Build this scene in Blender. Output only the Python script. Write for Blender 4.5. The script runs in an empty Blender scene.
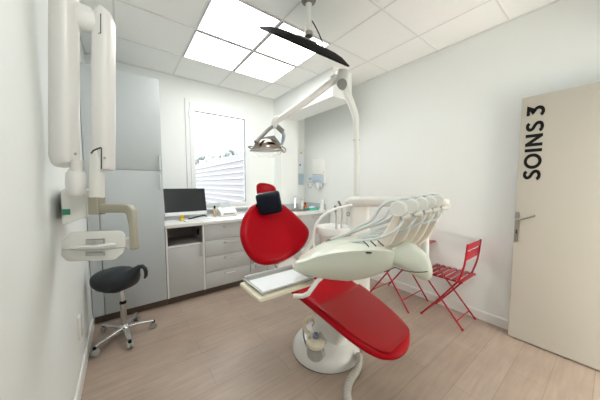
import bpy, bmesh, math, random
from mathutils import Vector, Matrix, Quaternion
random.seed(7)
PI = math.pi
sc = bpy.context.scene
C = sc.collection

# ------------------------------------------------------------------ survey of the room
EYE = Vector((0, 0, 1.355)); FPX = 237.0
PITCH = math.atan(16 / FPX); YAW = math.radians(36.846)
F0 = Vector((math.sin(YAW), math.cos(YAW), 0)); RT = Vector((math.cos(YAW), -math.sin(YAW), 0)); ZZ = Vector((0, 0, 1))
FW = F0 * math.cos(PITCH) - ZZ * math.sin(PITCH); UP = ZZ * math.cos(PITCH) + F0 * math.sin(PITCH)
def ray(u, v): return FW * FPX + RT * (u - 300) - UP * (v - 200)
def at(u, v, d): return EYE + ray(u, v) * (d / FPX)            # a sighted point at a measured distance
def on_plane(u, v, c, n):
    r = ray(u, v); return EYE + r * ((c - EYE).dot(n) / r.dot(n))

# ------------------------------------------------------------------ materials
def mat(name, col, rough=.5, metal=0, noise=0, nscale=8, bump=0, bscale=60, coat=0, trans=0, emit=None, estr=0, spec=.5, alpha=1, ior=1.45):
    m = bpy.data.materials.new(name); m.use_nodes = True
    nt = m.node_tree; b = nt.nodes['Principled BSDF']
    b.inputs['Base Color'].default_value = (*col, 1); b.inputs['Roughness'].default_value = rough
    b.inputs['Metallic'].default_value = metal; b.inputs['Coat Weight'].default_value = coat
    b.inputs['Coat Roughness'].default_value = .08
    b.inputs['Transmission Weight'].default_value = trans; b.inputs['Specular IOR Level'].default_value = spec
    b.inputs['Alpha'].default_value = alpha; b.inputs['IOR'].default_value = ior
    if emit: b.inputs['Emission Color'].default_value = (*emit, 1); b.inputs['Emission Strength'].default_value = estr
    tc = nt.nodes.new('ShaderNodeTexCoord')
    if noise:
        n = nt.nodes.new('ShaderNodeTexNoise'); n.inputs['Scale'].default_value = nscale; n.inputs['Detail'].default_value = 4
        nt.links.new(tc.outputs['Object'], n.inputs['Vector'])
        r = nt.nodes.new('ShaderNodeMapRange'); r.inputs[3].default_value = 1 - noise; r.inputs[4].default_value = 1 + noise
        nt.links.new(n.outputs['Fac'], r.inputs[0])
        x = nt.nodes.new('ShaderNodeVectorMath'); x.operation = 'SCALE'; x.inputs[0].default_value = col
        nt.links.new(r.outputs[0], x.inputs['Scale']); nt.links.new(x.outputs[0], b.inputs['Base Color'])
    if bump:
        n = nt.nodes.new('ShaderNodeTexNoise'); n.inputs['Scale'].default_value = bscale; n.inputs['Detail'].default_value = 3
        nt.links.new(tc.outputs['Object'], n.inputs['Vector'])
        bp = nt.nodes.new('ShaderNodeBump'); bp.inputs['Strength'].default_value = bump; bp.inputs['Distance'].default_value = .003
        nt.links.new(n.outputs['Fac'], bp.inputs['Height']); nt.links.new(bp.outputs[0], b.inputs['Normal'])
    return m

def floor_mat():
    m = mat('oak_laminate', (.5, .4, .32), .42)
    nt = m.node_tree; b = nt.nodes['Principled BSDF']; N = nt.nodes.new; L = nt.links.new
    tc = N('ShaderNodeTexCoord'); mp = N('ShaderNodeMapping'); mp.inputs['Location'].default_value = (.35, -.02, 0)
    L(tc.outputs['Object'], mp.inputs[0])
    br = N('ShaderNodeTexBrick'); br.inputs['Scale'].default_value = 1; br.inputs['Brick Width'].default_value = 1.28
    br.inputs['Row Height'].default_value = .19; br.inputs['Mortar Size'].default_value = .0014; br.inputs['Mortar Smooth'].default_value = .3
    br.offset = .37; br.inputs['Color1'].default_value = (.395, .303, .243, 1); br.inputs['Color2'].default_value = (.425, .332, .270, 1)
    br.inputs['Mortar'].default_value = (.26, .193, .15, 1); br.inputs['Bias'].default_value = 0
    L(mp.outputs[0], br.inputs['Vector'])
    mp2 = N('ShaderNodeMapping'); mp2.inputs['Scale'].default_value = (2.2, 26, 1); L(tc.outputs['Object'], mp2.inputs[0])
    n = N('ShaderNodeTexNoise'); n.inputs['Scale'].default_value = 1.5; n.inputs['Detail'].default_value = 7; n.inputs['Distortion'].default_value = .8
    L(mp2.outputs[0], n.inputs['Vector'])
    n2 = N('ShaderNodeTexNoise'); n2.inputs['Scale'].default_value = 3.2; n2.inputs['Detail'].default_value = 3; L(tc.outputs['Object'], n2.inputs['Vector'])
    ad = N('ShaderNodeMath'); ad.operation = 'ADD'; L(n.outputs['Fac'], ad.inputs[0]); L(n2.outputs['Fac'], ad.inputs[1])
    r = N('ShaderNodeMapRange'); r.inputs[1].default_value = .6; r.inputs[2].default_value = 1.4; r.inputs[3].default_value = .84; r.inputs[4].default_value = 1.16
    L(ad.outputs[0], r.inputs[0])
    x = N('ShaderNodeVectorMath'); x.operation = 'SCALE'; L(br.outputs['Color'], x.inputs[0]); L(r.outputs[0], x.inputs['Scale'])
    L(x.outputs[0], b.inputs['Base Color'])
    bp = N('ShaderNodeBump'); bp.inputs['Strength'].default_value = .15; bp.inputs['Distance'].default_value = .002
    L(n.outputs['Fac'], bp.inputs['Height']); L(bp.outputs[0], b.inputs['Normal'])
    return m

M = {
 'wall': mat('painted_wall', (.855, .882, .868), .6, noise=.015, nscale=2, bump=.08, bscale=220),
 'ceil': mat('ceiling_tile', (.95, .965, .95), .8, noise=.02, nscale=40, bump=.15, bscale=300),
 'grid': mat('ceiling_grid_metal', (.80, .80, .79), .5),
 'floor': floor_mat(),
 'trim': mat('white_trim', (.82, .82, .80), .4),
 'door': mat('door_paint', (.46, .425, .365), .45, noise=.02, nscale=3),
 'vinyl': mat('black_vinyl', (.006, .006, .006), .6, spec=.2),
 'steel': mat('brushed_steel', (.42, .40, .37), .35, 1),
 'nickel': mat('satin_nickel', (.70, .70, .69), .4, 1),
 'chrome': mat('chrome', (.75, .75, .75), .15, 1),
 'cab': mat('grey_laminate', (.53, .57, .585), .42, noise=.02, nscale=5),
 'cab_warm_lit': mat('grey_laminate_warm_lit', (.545, .555, .55), .42, noise=.02, nscale=5),  # same laminate as the tall cupboard, with warmer light put into its colour
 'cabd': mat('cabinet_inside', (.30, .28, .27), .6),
 'kick': mat('dark_plinth', (.10, .075, .06), .6),
 'top': mat('white_worktop', (.85, .85, .83), .3),
 'splash': mat('grey_splashback', (.50, .54, .57), .35),
 'upvc': mat('window_white', (.84, .86, .87), .35),
 'rubber': mat('dark_gasket', (.28, .30, .30), .6),
 'glass': mat('window_glass', (1, 1, 1), .0, trans=1, ior=1.0, spec=.2),
 'led': mat('led_diffuser', (.9, .9, .9), .5, emit=(1, 1, .975), estr=3.6),
 'alu': mat('white_lamp_frame', (.62, .62, .63), .4),
 'ivory': mat('ivory_plastic', (.74, .725, .705), .35, noise=.015, nscale=4, coat=.2),
 'ivory2': mat('grey_white_enamel', (.74, .74, .70), .32, coat=.25),
 'cream': mat('cream_plastic', (.76, .71, .56), .4),
 'mint': mat('pale_celadon_shell', (.70, .73, .63), .28, coat=.3),
 'whip': mat('whip_ivory', (.76, .69, .60), .4),
 'taupe': mat('taupe_yoke', (.33, .305, .24), .4),
 'white': mat('gloss_white', (.84, .84, .82), .25, coat=.2),
 'gap': mat('dark_joint', (.06, .06, .06), .6),
 'red': mat('red_upholstery', (.42, .0018, .009), .3, noise=.04, nscale=6, spec=.16),
 'film': mat('clear_film_over_red', (.34, .016, .018), .24, coat=.06, noise=.10, nscale=9, bump=.3, bscale=14, spec=.2),
 'navy': mat('navy_leatherette', (.006, .011, .022), .38, noise=.1, nscale=10, bump=.2, bscale=30, spec=.22),
 'stool': mat('dark_grey_leatherette', (.022, .027, .032), .45, spec=.35, noise=.1, nscale=10),
 'hose': mat('grey_hose', (.62, .66, .66), .4),
 'hose2': mat('corrugated_hose', (.52, .50, .45), .5),
 'black': mat('black_plastic', (.008, .008, .009), .6, spec=.15),
 'screen': mat('monitor_glass', (.018, .022, .025), .25, spec=.6),
 'redmetal': mat('red_lacquered_steel', (.35, .008, .02), .35, noise=.03, nscale=8),
 'green': mat('green_sticker', (.03, .22, .13), .5),
 'teal': mat('green_box_card', (.10, .50, .36), .5),
 'paper': mat('white_paper', (.82, .85, .88), .7),
 'bluewin': mat('translucent_blue', (.48, .58, .68), .3),
 'orange': mat('orange_plastic', (.75, .16, .03), .4),
 'yellow': mat('yellow_plastic', (.80, .58, .05), .4),
 'amber': mat('gel_bottle', (.52, .43, .30), .3),
 'bluelens': mat('blue_button', (.20, .24, .36), .25, coat=.5),
 'grey': mat('mid_grey_plastic', (.24, .235, .22), .45),
 'lgrey': mat('light_grey_plastic', (.45, .45, .43), .4),
 'mirror': mat('reflector', (.34, .29, .25), .18, 1),
 'clear': mat('clear_shield', (1, 1, 1), .02, trans=1, ior=1.25),
 'poster': mat('pale_blue_print', (.45, .58, .66), .6),
 'ink': mat('grey_blue_ink', (.22, .25, .30), .6),
 'leaf': mat('foliage', (.25, .255, .245), .8, noise=.3, nscale=6),
 'siding': mat('pinkish_siding', (.095, .081, .080), .7, noise=.06, nscale=3),
 'batten': mat('pale_batten', (.175, .166, .162), .7),
 'ground': mat('outside_ground', (.7, .69, .67), .9, noise=.1),
 'bark': mat('bark', (.2, .15, .1), .9, noise=.2),
 'caster': mat('grey_caster', (.36, .36, .34), .4),
}

# ------------------------------------------------------------------ mesh helpers
def world_loc(o):
    v = Vector((0, 0, 0))
    while o: v += o.location; o = o.parent
    return v
def obj(name, bm, m, parent=None, smooth=35, kind=None, label=None, cat=None, group=None):
    me = bpy.data.meshes.new(name)
    bmesh.ops.recalc_face_normals(bm, faces=bm.faces[:])
    if parent:
        w = world_loc(parent)
        for v in bm.verts: v.co -= w
    bm.to_mesh(me); bm.free()
    me.materials.append(M[m] if isinstance(m, str) else m)
    if smooth:
        for p in me.polygons: p.use_smooth = True
        me.set_sharp_from_angle(angle=math.radians(smooth))
    o = bpy.data.objects.new(name, me); C.objects.link(o)
    if parent: o.parent = parent
    if kind: o['kind'] = kind
    if label: o['label'] = label
    if cat: o['category'] = cat
    if group: o['group'] = group
    return o
def struct(name, bm, m, parent=None, **k):
    return obj(name, bm, m, parent, kind='structure', **k)
def thing(name, label, cat, loc, group=None):
    o = bpy.data.objects.new(name, None); C.objects.link(o); o.location = loc
    o.empty_display_size = .1
    o['label'] = label; o['category'] = cat
    if group: o['group'] = group
    return o
def B(): return bmesh.new()
def box(bm, lo, hi, bev=0, seg=2, rot=None):
    lo, hi = Vector(lo), Vector(hi)
    c = (lo + hi) / 2; s = hi - lo
    mx = Matrix.Translation(c)
    if rot is not None: mx = mx @ rot.to_4x4()
    r = bmesh.ops.create_cube(bm, size=1, matrix=mx @ Matrix.Diagonal((*s, 1)))
    if bev:
        es = list({e for v in r['verts'] for e in v.link_edges})
        bmesh.ops.bevel(bm, geom=es, offset=bev, segments=seg, profile=.5, affect='EDGES')
    return bm
def spline(pts, n=8):
    P = [Vector(p) for p in pts]
    if len(P) < 3: return P
    out = []
    for i in range(len(P) - 1):
        p0 = P[i - 1] if i else P[0] * 2 - P[1]; p1, p2 = P[i], P[i + 1]
        p3 = P[i + 2] if i + 2 < len(P) else P[-1] * 2 - P[-2]
        for k in range(n):
            t = k / n
            out.append(.5 * ((2 * p1) + (p2 - p0) * t + (2 * p0 - 5 * p1 + 4 * p2 - p3) * t * t + (3 * p1 - p0 - 3 * p2 + p3) * t ** 3))
    out.append(P[-1]); return out
def rings(bm, rs, cap=True, closed=False):
    vs = [[bm.verts.new(p) for p in r] for r in rs]
    n = len(vs[0])
    for a, b in zip(vs, vs[1:] + ([vs[0]] if closed else [])):
        for i in range(n): bm.faces.new((a[i], a[(i + 1) % n], b[(i + 1) % n], b[i]))
    if cap and not closed:
        bm.faces.new(vs[0][::-1]); bm.faces.new(vs[-1])
    return bm
def tube(bm, pts, r, seg=10, smooth=0, flat=None):
    """r: radius, a list of radii, or (a, b) half-axes with flat = the direction of b"""
    P = spline(pts, smooth) if smooth else [Vector(p) for p in pts]
    n = len(P)
    if isinstance(r, list):
        R = []
        for i in range(n):
            t = i / (n - 1) * (len(r) - 1); k = min(int(t), len(r) - 2); R.append(r[k] + (r[k + 1] - r[k]) * (t - k))
    else: R = [r] * n
    T = [(P[min(i + 1, n - 1)] - P[max(i - 1, 0)]).normalized() for i in range(n)]
    ref = flat if flat is not None else (ZZ if abs(T[0].z) < .9 else Vector((1, 0, 0)))
    rs = []
    u = None
    for i in range(n):
        if u is None or flat is not None: u = ref - T[i] * ref.dot(T[i])
        else: u = u - T[i] * u.dot(T[i])
        u.normalize(); w = T[i].cross(u)
        a, b = R[i] if isinstance(R[i], tuple) else (R[i], R[i])
        rs.append([P[i] + w * (a * math.cos(2 * PI * k / seg)) + u * (b * math.sin(2 * PI * k / seg)) for k in range(seg)])
    return rings(bm, rs)
def sq(a, b, k, seg, e=.5):
    t = 2 * PI * k / seg + PI / seg; c, s = math.cos(t), math.sin(t)
    return a * math.copysign(abs(c) ** e, c), b * math.copysign(abs(s) ** e, s)
def beam(bm, pts, half, up, seg=20, e=.35):
    """rounded-rectangle bar along pts; half = list of (across, along up)"""
    P = [Vector(p) for p in pts]; n = len(P); rs = []
    for i in range(n):
        T = (P[min(i + 1, n - 1)] - P[max(i - 1, 0)]).normalized()
        u = (up - T * up.dot(T)).normalized(); w = T.cross(u)
        a, b = half[i] if isinstance(half, list) else half
        rs.append([P[i] + w * x + u * y for x, y in (sq(a, b, k, seg, e) for k in range(seg))])
    return rings(bm, rs)
def lathe(bm, prof, o, axis=ZZ, seg=32, sx=1, sy=1):
    o = Vector(o); axis = Vector(axis).normalized()
    u = (Vector((1, 0, 0)) if abs(axis.x) < .9 else Vector((0, 1, 0))); u = (u - axis * u.dot(axis)).normalized(); w = axis.cross(u)
    rs = [[o + axis * h + u * (max(r, .0004) * sx * math.cos(2 * PI * k / seg)) + w * (max(r, .0004) * sy * math.sin(2 * PI * k / seg)) for k in range(seg)] for r, h in prof]
    return rings(bm, rs)
def prism(bm, poly, d):
    d = Vector(d); a = [bm.verts.new(Vector(p)) for p in poly]; b = [bm.verts.new(Vector(p) + d) for p in poly]
    n = len(a); bm.faces.new(a); bm.faces.new(b[::-1])
    for i in range(n): bm.faces.new((a[i], b[i], b[(i + 1) % n], a[(i + 1) % n]))
    return bm
def smooth_loop(poly, n=6):
    """closed Catmull-Rom through 2-D points"""
    out = []; m = len(poly)
    for i in range(m):
        p0, p1, p2, p3 = (Vector(poly[(i + k) % m]) for k in (-1, 0, 1, 2))
        for k in range(n):
            t = k / n
            out.append(.5 * ((2 * p1) + (p2 - p0) * t + (2 * p0 - 5 * p1 + 4 * p2 - p3) * t * t + (3 * p1 - p0 - 3 * p2 + p3) * t ** 3))
    return out
def pad(bm, loop, o, U, V, prof, cen=None):
    """upholstered slab: loop in plane (U, V) at o, prof = (scale, height) rings"""
    Nn = U.cross(V)
    c = cen or sum((Vector(p) for p in loop), Vector((0, 0))) / len(loop)
    rs = []
    for s, h in prof:
        rs.append([o + U * (c.x + (p[0] - c.x) * s) + V * (c.y + (p[1] - c.y) * s) + Nn * h for p in loop])
    return rings(bm, rs)
def rotz(a): return Matrix.Rotation(a, 3, 'Z')
def wall_hole(bm, axis, at0, at1, lo, hi, h0, h1):
    """slab with one rectangular opening; axis 'y' (spans x,z) between at0..at1"""
    def p(a, z, d): return Vector((a, d, z)) if axis == 'y' else Vector((d, a, z))
    O = [(lo[0], lo[1]), (hi[0], lo[1]), (hi[0], hi[1]), (lo[0], hi[1])]
    I = [(h0[0], h0[1]), (h1[0], h0[1]), (h1[0], h1[1]), (h0[0], h1[1])]
    g = {}
    for d in (0, 1):
        dd = (at0, at1)[d]
        g['o', d] = [bm.verts.new(p(*q, dd)) for q in O]; g['i', d] = [bm.verts.new(p(*q, dd)) for q in I]
    for k in range(4):
        j = (k + 1) % 4
        for d in (0, 1): bm.faces.new((g['o', d][k], g['o', d][j], g['i', d][j], g['i', d][k]))
        bm.faces.new((g['o', 0][k], g['o', 1][k], g['o', 1][j], g['o', 0][j]))
        bm.faces.new((g['i', 0][k], g['i', 1][k], g['i', 1][j], g['i', 0][j]))
    return bm

# ================================================================== THE ROOM
XL, XR, YB, YF, H = -.277, 2.83, 3.63, -.42, 2.81
struct('floor', box(B(), (XL - .3, -2.2, -.1), (XR + .3, YB + .12, 0)), 'floor', smooth=0)
struct('ceiling', box(B(), (XL - .12, -2.2, H), (XR + .12, YB + .12, H + .1)), 'ceil', smooth=0)
struct('wall_left', box(B(), (XL - .12, YF, 0), (XL, YB + .12, H)), 'wall', smooth=0)
struct('wall_right', box(B(), (XR, -2.2, 0), (XR + .12, YB + .12, H)), 'wall', smooth=0)
WX0, WX1, WZ0, WZ1 = .755, 1.66, .99, 2.51
struct('wall_back', wall_hole(B(), 'y', YB, YB + .12, (XL, 0), (XR, H), (WX0, WZ0), (WX1, WZ1)), 'wall', smooth=0)
struct('wall_front', wall_hole(B(), 'y', YF - .12, YF, (XL - .12, -.05), (XR, H), (1.84, .0), (2.70, 2.08)), 'wall', smooth=0)
struct('wall_corridor', box(B(), (XL - .3, -2.2, 0), (XR, -2.1, H)), 'wall', smooth=0)
# beam under the ceiling and pier in the far right corner
bm = prism(B(), [(2.16, YB, 2.455), (2.16, 2.195, 2.455), (2.16, 2.195, H), (2.16, YB, H)], (.35, 0, 0))
struct('trim_1', bm, 'wall', smooth=0)
struct('trim_2', box(B(), (2.16, 3.41, .91), (2.51, YB, 2.455)), 'wall', smooth=0)
# baseboards
def base(name, a, b, d):
    a, b, d = Vector(a), Vector(b), Vector(d)
    bm = B()
    prof = [(0, 0), (.014, 0), (.014, .082), (.008, .092), (0, .092)]
    prism(bm, [a + d * x + ZZ * z for x, z in prof], b - a)
    struct(name, bm, 'trim', smooth=0)
base('baseboard_left', (XL, YF, 0), (XL, 2.90, 0), (1, 0, 0))
base('baseboard_right', (XR, YF, 0), (XR, 2.90, 0), (-1, 0, 0))
# suspended ceiling grid
gx = [-.0 + .6 * k for k in range(5)]; gx = [.003, .605, 1.2, 1.797, 2.395]
gy = [.05, .65, 1.25, 1.85, 2.45, 3.05]
bm = B()
for x in gx: box(bm, (x - .007, YF, H - .004), (x + .007, YB, H + .01))
for y in gy: box(bm, (XL, y - .007, H - .0042), (XR, y + .007, H + .01))
struct('trim_3', bm, 'grid', smooth=0)
bm = B()
for a, b in (((XL, YF), (XL + .014, YB)), ((XR - .014, YF), (XR, 2.2)), ((XL, YB - .014), (2.16, YB))):
    box(bm, (*a, H - .012), (*b, H))
struct('trim_4', bm, 'grid', smooth=0)
# the four LED panels
for x0, x1, y0, y1, wh in ((.605, 1.2, 2.45, 3.05, 'far left one of the four, above the monitor end of the worktop'), (1.2, 1.797, 2.45, 3.05, 'far right one of the four, beside the ceiling beam'),
                           (.605, 1.2, 1.85, 2.45, 'near left one of the four, cut by the top of the photo'), (1.2, 1.797, 1.85, 2.45, 'near right one of the four, behind the hanging screen')):
    cx, cy = (x0 + x1) / 2, (y0 + y1) / 2
    t = thing('ceiling_light', 'glowing ceiling panel, ' + wh, 'ceiling light', (cx, cy, H - .012), 'ceiling light panels')
    bm = B(); a = .288; bq = .276
    for k in range(4):
        R = rotz(k * PI / 2); pts = [(-a, -a, H - .012), (a, -a, H - .012), (bq, -bq, H - .012), (-bq, -bq, H - .012)]
        prism(bm, [R @ Vector(p) + Vector((cx, cy, 0)) for p in pts], (0, 0, .014))
    bmesh.ops.remove_doubles(bm, verts=bm.verts[:], dist=1e-4)
    obj('frame', bm, 'alu', t, smooth=0)
    obj('diffuser', box(B(), (cx - bq, cy - bq, H - .009), (cx + bq, cy + bq, H - .003)), 'led', t, smooth=0)

# ------------------------------------------------------------------ window
def ring_frame(bm, x0, x1, z0, z1, w, y0, y1, bev=0):
    g = wall_hole(bm, 'y', y0, y1, (x0, z0), (x1, z1), (x0 + w, z0 + w), (x1 - w, z1 - w)); return g
w1 = struct('window_1', ring_frame(B(), WX0 - .02, WX1 + .02, WZ0 - .01, WZ1 + .02, .055, YB - .018, YB + .06), 'upvc', smooth=0)
obj('sash', wall_hole(B(), 'y', YB - .03, YB + .04, (.79, 1.03), (1.645, 2.48), (.842, 1.072), (1.602, 2.378)), 'upvc', w1, smooth=0, kind='structure')
obj('gasket', ring_frame(B(), .841, 1.603, 1.071, 2.379, .004, YB - .024, YB + .03), 'rubber', w1, smooth=0, kind='structure')
obj('pane', box(B(), (.843, YB + .012, 1.073), (1.601, YB + .016, 2.377)), 'glass', w1, smooth=0, kind='structure')
bm = B(); box(bm, (.776, YB - .036, 2.27), (.792, YB - .014, 2.36), .003)
obj('hinge', bm, 'upvc', w1, kind='structure')
struct('trim_5', box(B(), (WX0 - .04, YB - .06, .975), (WX1 + .05, YB, .992), .004), 'trim')

# ------------------------------------------------------------------ outside the window
struct('ground', box(B(), (-20, 4.2, -.6), (30, 45, -.5)), 'ground', smooth=0)
t = thing('neighbouring_house', 'pale lap-boarded wall of a neighbouring house seen through the window', 'house', (5.2, 17, -.5))
bm = B(); bm2 = B()
for k in range(11):
    z = -.5 + k * .31; box(bm2, (4.93, 8.5, z - .03), (4.99, 28.5, z + .05))
    prism(bm, [(5.0, 8.5, z), (4.94, 8.5, z), (5.0, 8.5, z + .33)], (0, 20, 0))
obj('lap_boards', bm, 'siding', t, smooth=0); obj('battens', bm2, 'batten', t, smooth=0)
obj('wall', box(B(), (5.0, 8.5, -.5), (7, 28.5, 2.95)), 'siding', t, smooth=0)
def tree(x, y, h, r, lab):
    t = thing('leafy_tree', lab, 'tree', (x, y, -.5), 'trees outside the window')
    obj('trunk', tube(B(), [(x, y, -.5), (x + .1, y, h * .4), (x, y + .1, h * .7)], [.14, .1, .05], 8), 'bark', t)
    bm = B()
    for k in range(170):
        a, b = random.uniform(0, 2 * PI), random.uniform(-1, 1); q = r * random.uniform(.55, 1)
        c = Vector((x + q * math.cos(a) * math.sqrt(1 - b * b), y + q * math.sin(a) * math.sqrt(1 - b * b), h - r * .7 + q * b * .8))
        bmesh.ops.create_icosphere(bm, subdivisions=1, radius=r * random.uniform(.10, .2), matrix=Matrix.Translation(c) @ Matrix.Rotation(a, 4, 'X'))
    for v in bm.verts: v.co += Vector((random.uniform(-1, 1), random.uniform(-1, 1), random.uniform(-1, 1))) * .06 * r
    obj('crown', bm, 'leaf', t, smooth=0)
tree(9.0, 22.5, 4.6, 1.9, 'pale leafy tree beyond the boarded wall, right side of the window')
tree(8.9, 31, 4.9, 2.1, 'pale leafy tree beyond the boarded wall, left side of the window')

# ------------------------------------------------------------------ open door, right edge
d1 = struct('door_1', box(B(), (2.70, -.33, .012), (2.74, .512, 2.068), .002), 'door', smooth=0)
bm = prism(B(), [(2.70, y, z) for y, z in ([(.483, .80), (.517 - .001, .80)][:0] + [(.4815, .86), (.5095, .86), (.5095, 1.105), (.503, 1.115), (.4955, 1.118), (.488, 1.115), (.4815, 1.105)])], (-.008, 0, 0))
hp = obj('handle_plate', bm, 'steel', d1, smooth=0, kind='structure')
obj('lever', tube(B(), [(2.694, .495, 1.06), (2.655, .495, 1.06), (2.646, .488, 1.06), (2.645, .47, 1.06), (2.645, .383, 1.103)], [.010, .010, .0095, .009, .0105], 12), 'steel', hp, kind='structure')
obj('keyhole', box(B(), (2.689, .490, .93), (2.694, .501, .965), .001), 'gap', hp, kind='structure')
obj('strike', box(B(), (2.705, .511, 1.03), (2.73, .514, 1.11)), 'steel', d1, kind='structure')
# lettering, read upwards: each letter a flat vinyl cut-out
def ribbon(bm, pts, w, place):
    pts = [Vector(p) for p in pts]; n = len(pts); A, Bv = [], []
    for i in range(n):
        t = (pts[min(i + 1, n - 1)] - pts[max(i - 1, 0)]).normalized(); q = Vector((-t.y, t.x))
        if 0 < i < n - 1:
            t1 = (pts[i] - pts[i - 1]).normalized(); t2 = (pts[i + 1] - pts[i]).normalized()
            k = 1 / max(.5, math.cos(t1.angle(t2) / 2)); q = q * k
        A.append(pts[i] + q * w / 2); Bv.append(pts[i] - q * w / 2)
    f = [[bm.verts.new(place(p, 0)) for p in s] for s in (A, Bv)]; g = [[bm.verts.new(place(p, 1)) for p in s] for s in (A, Bv)]
    for i in range(n - 1):
        bm.faces.new((f[0][i], f[0][i + 1], f[1][i + 1], f[1][i])); bm.faces.new((g[0][i], g[1][i], g[1][i + 1], g[0][i + 1]))
        bm.faces.new((f[0][i], g[0][i], g[0][i + 1], f[0][i + 1])); bm.faces.new((f[1][i], f[1][i + 1], g[1][i + 1], g[1][i]))
    for i in (0, n - 1): bm.faces.new((f[0][i], f[1][i], g[1][i], g[0][i]))
def arc(cx, cy, rx, ry, a0, a1, n=18): return [(cx + rx * math.cos(math.radians(a0 + (a1 - a0) * k / n)), cy + ry * math.sin(math.radians(a0 + (a1 - a0) * k / n))) for k in range(n + 1)]
S_ = spline([Vector((.50, .82, 0)), Vector((.38, .915, 0)), Vector((.20, .90, 0)), Vector((.10, .76, 0)), Vector((.18, .60, 0)), Vector((.38, .48, 0)), Vector((.50, .33, 0)), Vector((.46, .15, 0)), Vector((.28, .075, 0)), Vector((.10, .12, 0)), Vector((.03, .22, 0))], 5)
S_ = [(p.x, p.y) for p in S_]
three = [(.06, .925), (.50, .925), (.25, .57)] + arc(.25, .32, .245, .25, 75, -150, 16)
letters = [('S', .56, [S_]), ('O', .86, [arc(.42, .5, .375, .425, 0, 360, 36)]), ('I', .2, [[(.08, 0), (.08, 1)]]),
           ('N', .74, [[(.08, 0), (.08, 1)], [(.08, .93), (.62, .07)], [(.62, 0), (.62, 1)]]), ('S', .56, [S_]), ('3', .55, [three])]
hgt, zc = .102, 1.392
for ch, adv, strokes in letters:
    if ch == '3': zc += .028
    bm = B()
    for i, s in enumerate(strokes):
        ribbon(bm, s, .195, lambda p, k, i=i, zc=zc: Vector((2.699 - .0015 * k - .0001 * i, 0.374 + p.y * hgt, zc + p.x * hgt * 1.3)))
    obj('lettering', bm, 'vinyl', d1, smooth=0, kind='structure')
    zc += (adv * 1.3 + .19) * hgt

# ================================================================== CABINETS along the window wall
FY = 2.92
def bar_handle(bm, c, along, L=.12):
    c, a = Vector(c), Vector(along)
    tube(bm, [c - a * L / 2, c - a * L / 2 - Vector((0, .026, 0)), c + a * L / 2 - Vector((0, .026, 0)), c + a * L / 2], .0075, 8)
t = thing('tall_cabinet', 'tall grey two-door cupboard in the left corner behind the stool', 'cupboard', (.09, 3.28, 0))
obj('carcass', box(B(), (-.182, FY + .02, .08), (.352, YB - .006, 2.44)), 'cab', t, smooth=0)
for z0, z1, hz in ((.083, 1.492, 1.375), (1.497, 2.438, 1.575)):
    dr = obj('door', box(B(), (-.178, FY, z0), (.350, FY + .019, z1), .0015), 'cab', t)
    bm = B(); bar_handle(bm, (.325, FY, hz), (0, 0, 1), .15); obj('handle', bm, 'nickel', dr)
obj('filler_panel', box(B(), (XL + .006, FY + .006, .08), (-.185, FY + .02, 2.44)), 'cab', t, smooth=0)
obj('plinth', box(B(), (XL + .016, FY + .045, 0), (.352, FY + .06, .08)), 'kick', t, smooth=0)

t = thing('desk_cupboard', 'grey base unit with open dark niche above its door, under the monitor', 'cupboard', (.56, 3.27, 0))
bm = B()
box(bm, (.356, FY, .08), (.374, YB - .006, .868)); box(bm, (.744, FY, .08), (.762, YB - .006, .868)); box(bm, (.374, FY + .02, .645), (.744, YB - .006, .663)); box(bm, (.374, FY + .02, .08), (.744, YB - .006, .098))
obj('carcass', bm, 'white', t, smooth=0)
obj('niche_back', box(B(), (.374, 3.40, .663), (.744, 3.412, .868)), 'cabd', t, smooth=0)
bm = B(); box(bm, (.3745, FY + .025, .6635), (.377, 3.40, .868)); obj('niche_lining', bm, 'cabd', t, smooth=0)
bm = B(); box(bm, (.741, FY + .025, .6635), (.7435, 3.40, .868)); obj('niche_lining', bm, 'cabd', t, smooth=0)
obj('niche_floor', box(B(), (.377, FY + .021, .6632), (.741, 3.40, .666)), 'cabd', t, smooth=0)
obj('socket', box(B(), (.728, 3.06, .73), (.741, 3.13, .80), .004), 'black', t)
dr = obj('door', box(B(), (.376, FY, .083), (.742, FY + .019, .643), .0015), 'cab_warm_lit', t)
bm = B(); bar_handle(bm, (.722, FY, .59), (0, 0, 1), .15); obj('handle', bm, 'nickel', dr)
obj('plinth', box(B(), (.356, FY + .045, 0), (.762, FY + .06, .08)), 'kick', t, smooth=0)

def drawers(x0, x1, zs, lab, hang=.13):
    t = thing('drawer_cabinet', lab, 'drawer unit', ((x0 + x1) / 2, 3.27, 0), 'drawer units under the worktop')
    obj('carcass', box(B(), (x0, FY + .02, .08), (x1, YB - .006, .868)), 'cab_warm_lit', t, smooth=0)
    for a, b in zip(zs, zs[1:]):
        f = obj('drawer', box(B(), (x0 + .002, FY, a + .002), (x1 - .002, FY + .019, b - .002), .0015), 'cab_warm_lit', t)
        bm = B(); bar_handle(bm, ((x0 + x1) / 2 + .01, FY, b - .042), (1, 0, 0), hang); obj('handle', bm, 'nickel', f)
    obj('plinth', box(B(), (x0, FY + .045, 0), (x1, FY + .06, .08)), 'kick', t, smooth=0)
Z4 = [.08, .273, .470, .669, .868]
drawers(.765, 1.345, Z4, 'wide grey four-drawer unit under the window, left of the red backrest')
drawers(1.348, 1.60, Z4, 'narrow grey drawer unit directly behind the red backrest')
t = thing('sink_cupboard', 'grey two-door cupboard beneath the sink, mostly behind the red backrest', 'cupboard', (1.93, 3.27, 0))
obj('carcass', box(B(), (1.603, FY + .02, .08), (2.20, YB - .006, .868)), 'cab_warm_lit', t, smooth=0)
for x0, x1, hx in ((1.605, 1.9, 1.87), (1.904, 2.198, 1.935)):
    dr = obj('door', box(B(), (x0, FY, .083), (x1, FY + .019, .866), .0015), 'cab_warm_lit', t)
    bm = B(); bar_handle(bm, (hx, FY, .78), (0, 0, 1), .13); obj('handle', bm, 'nickel', dr)
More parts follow.
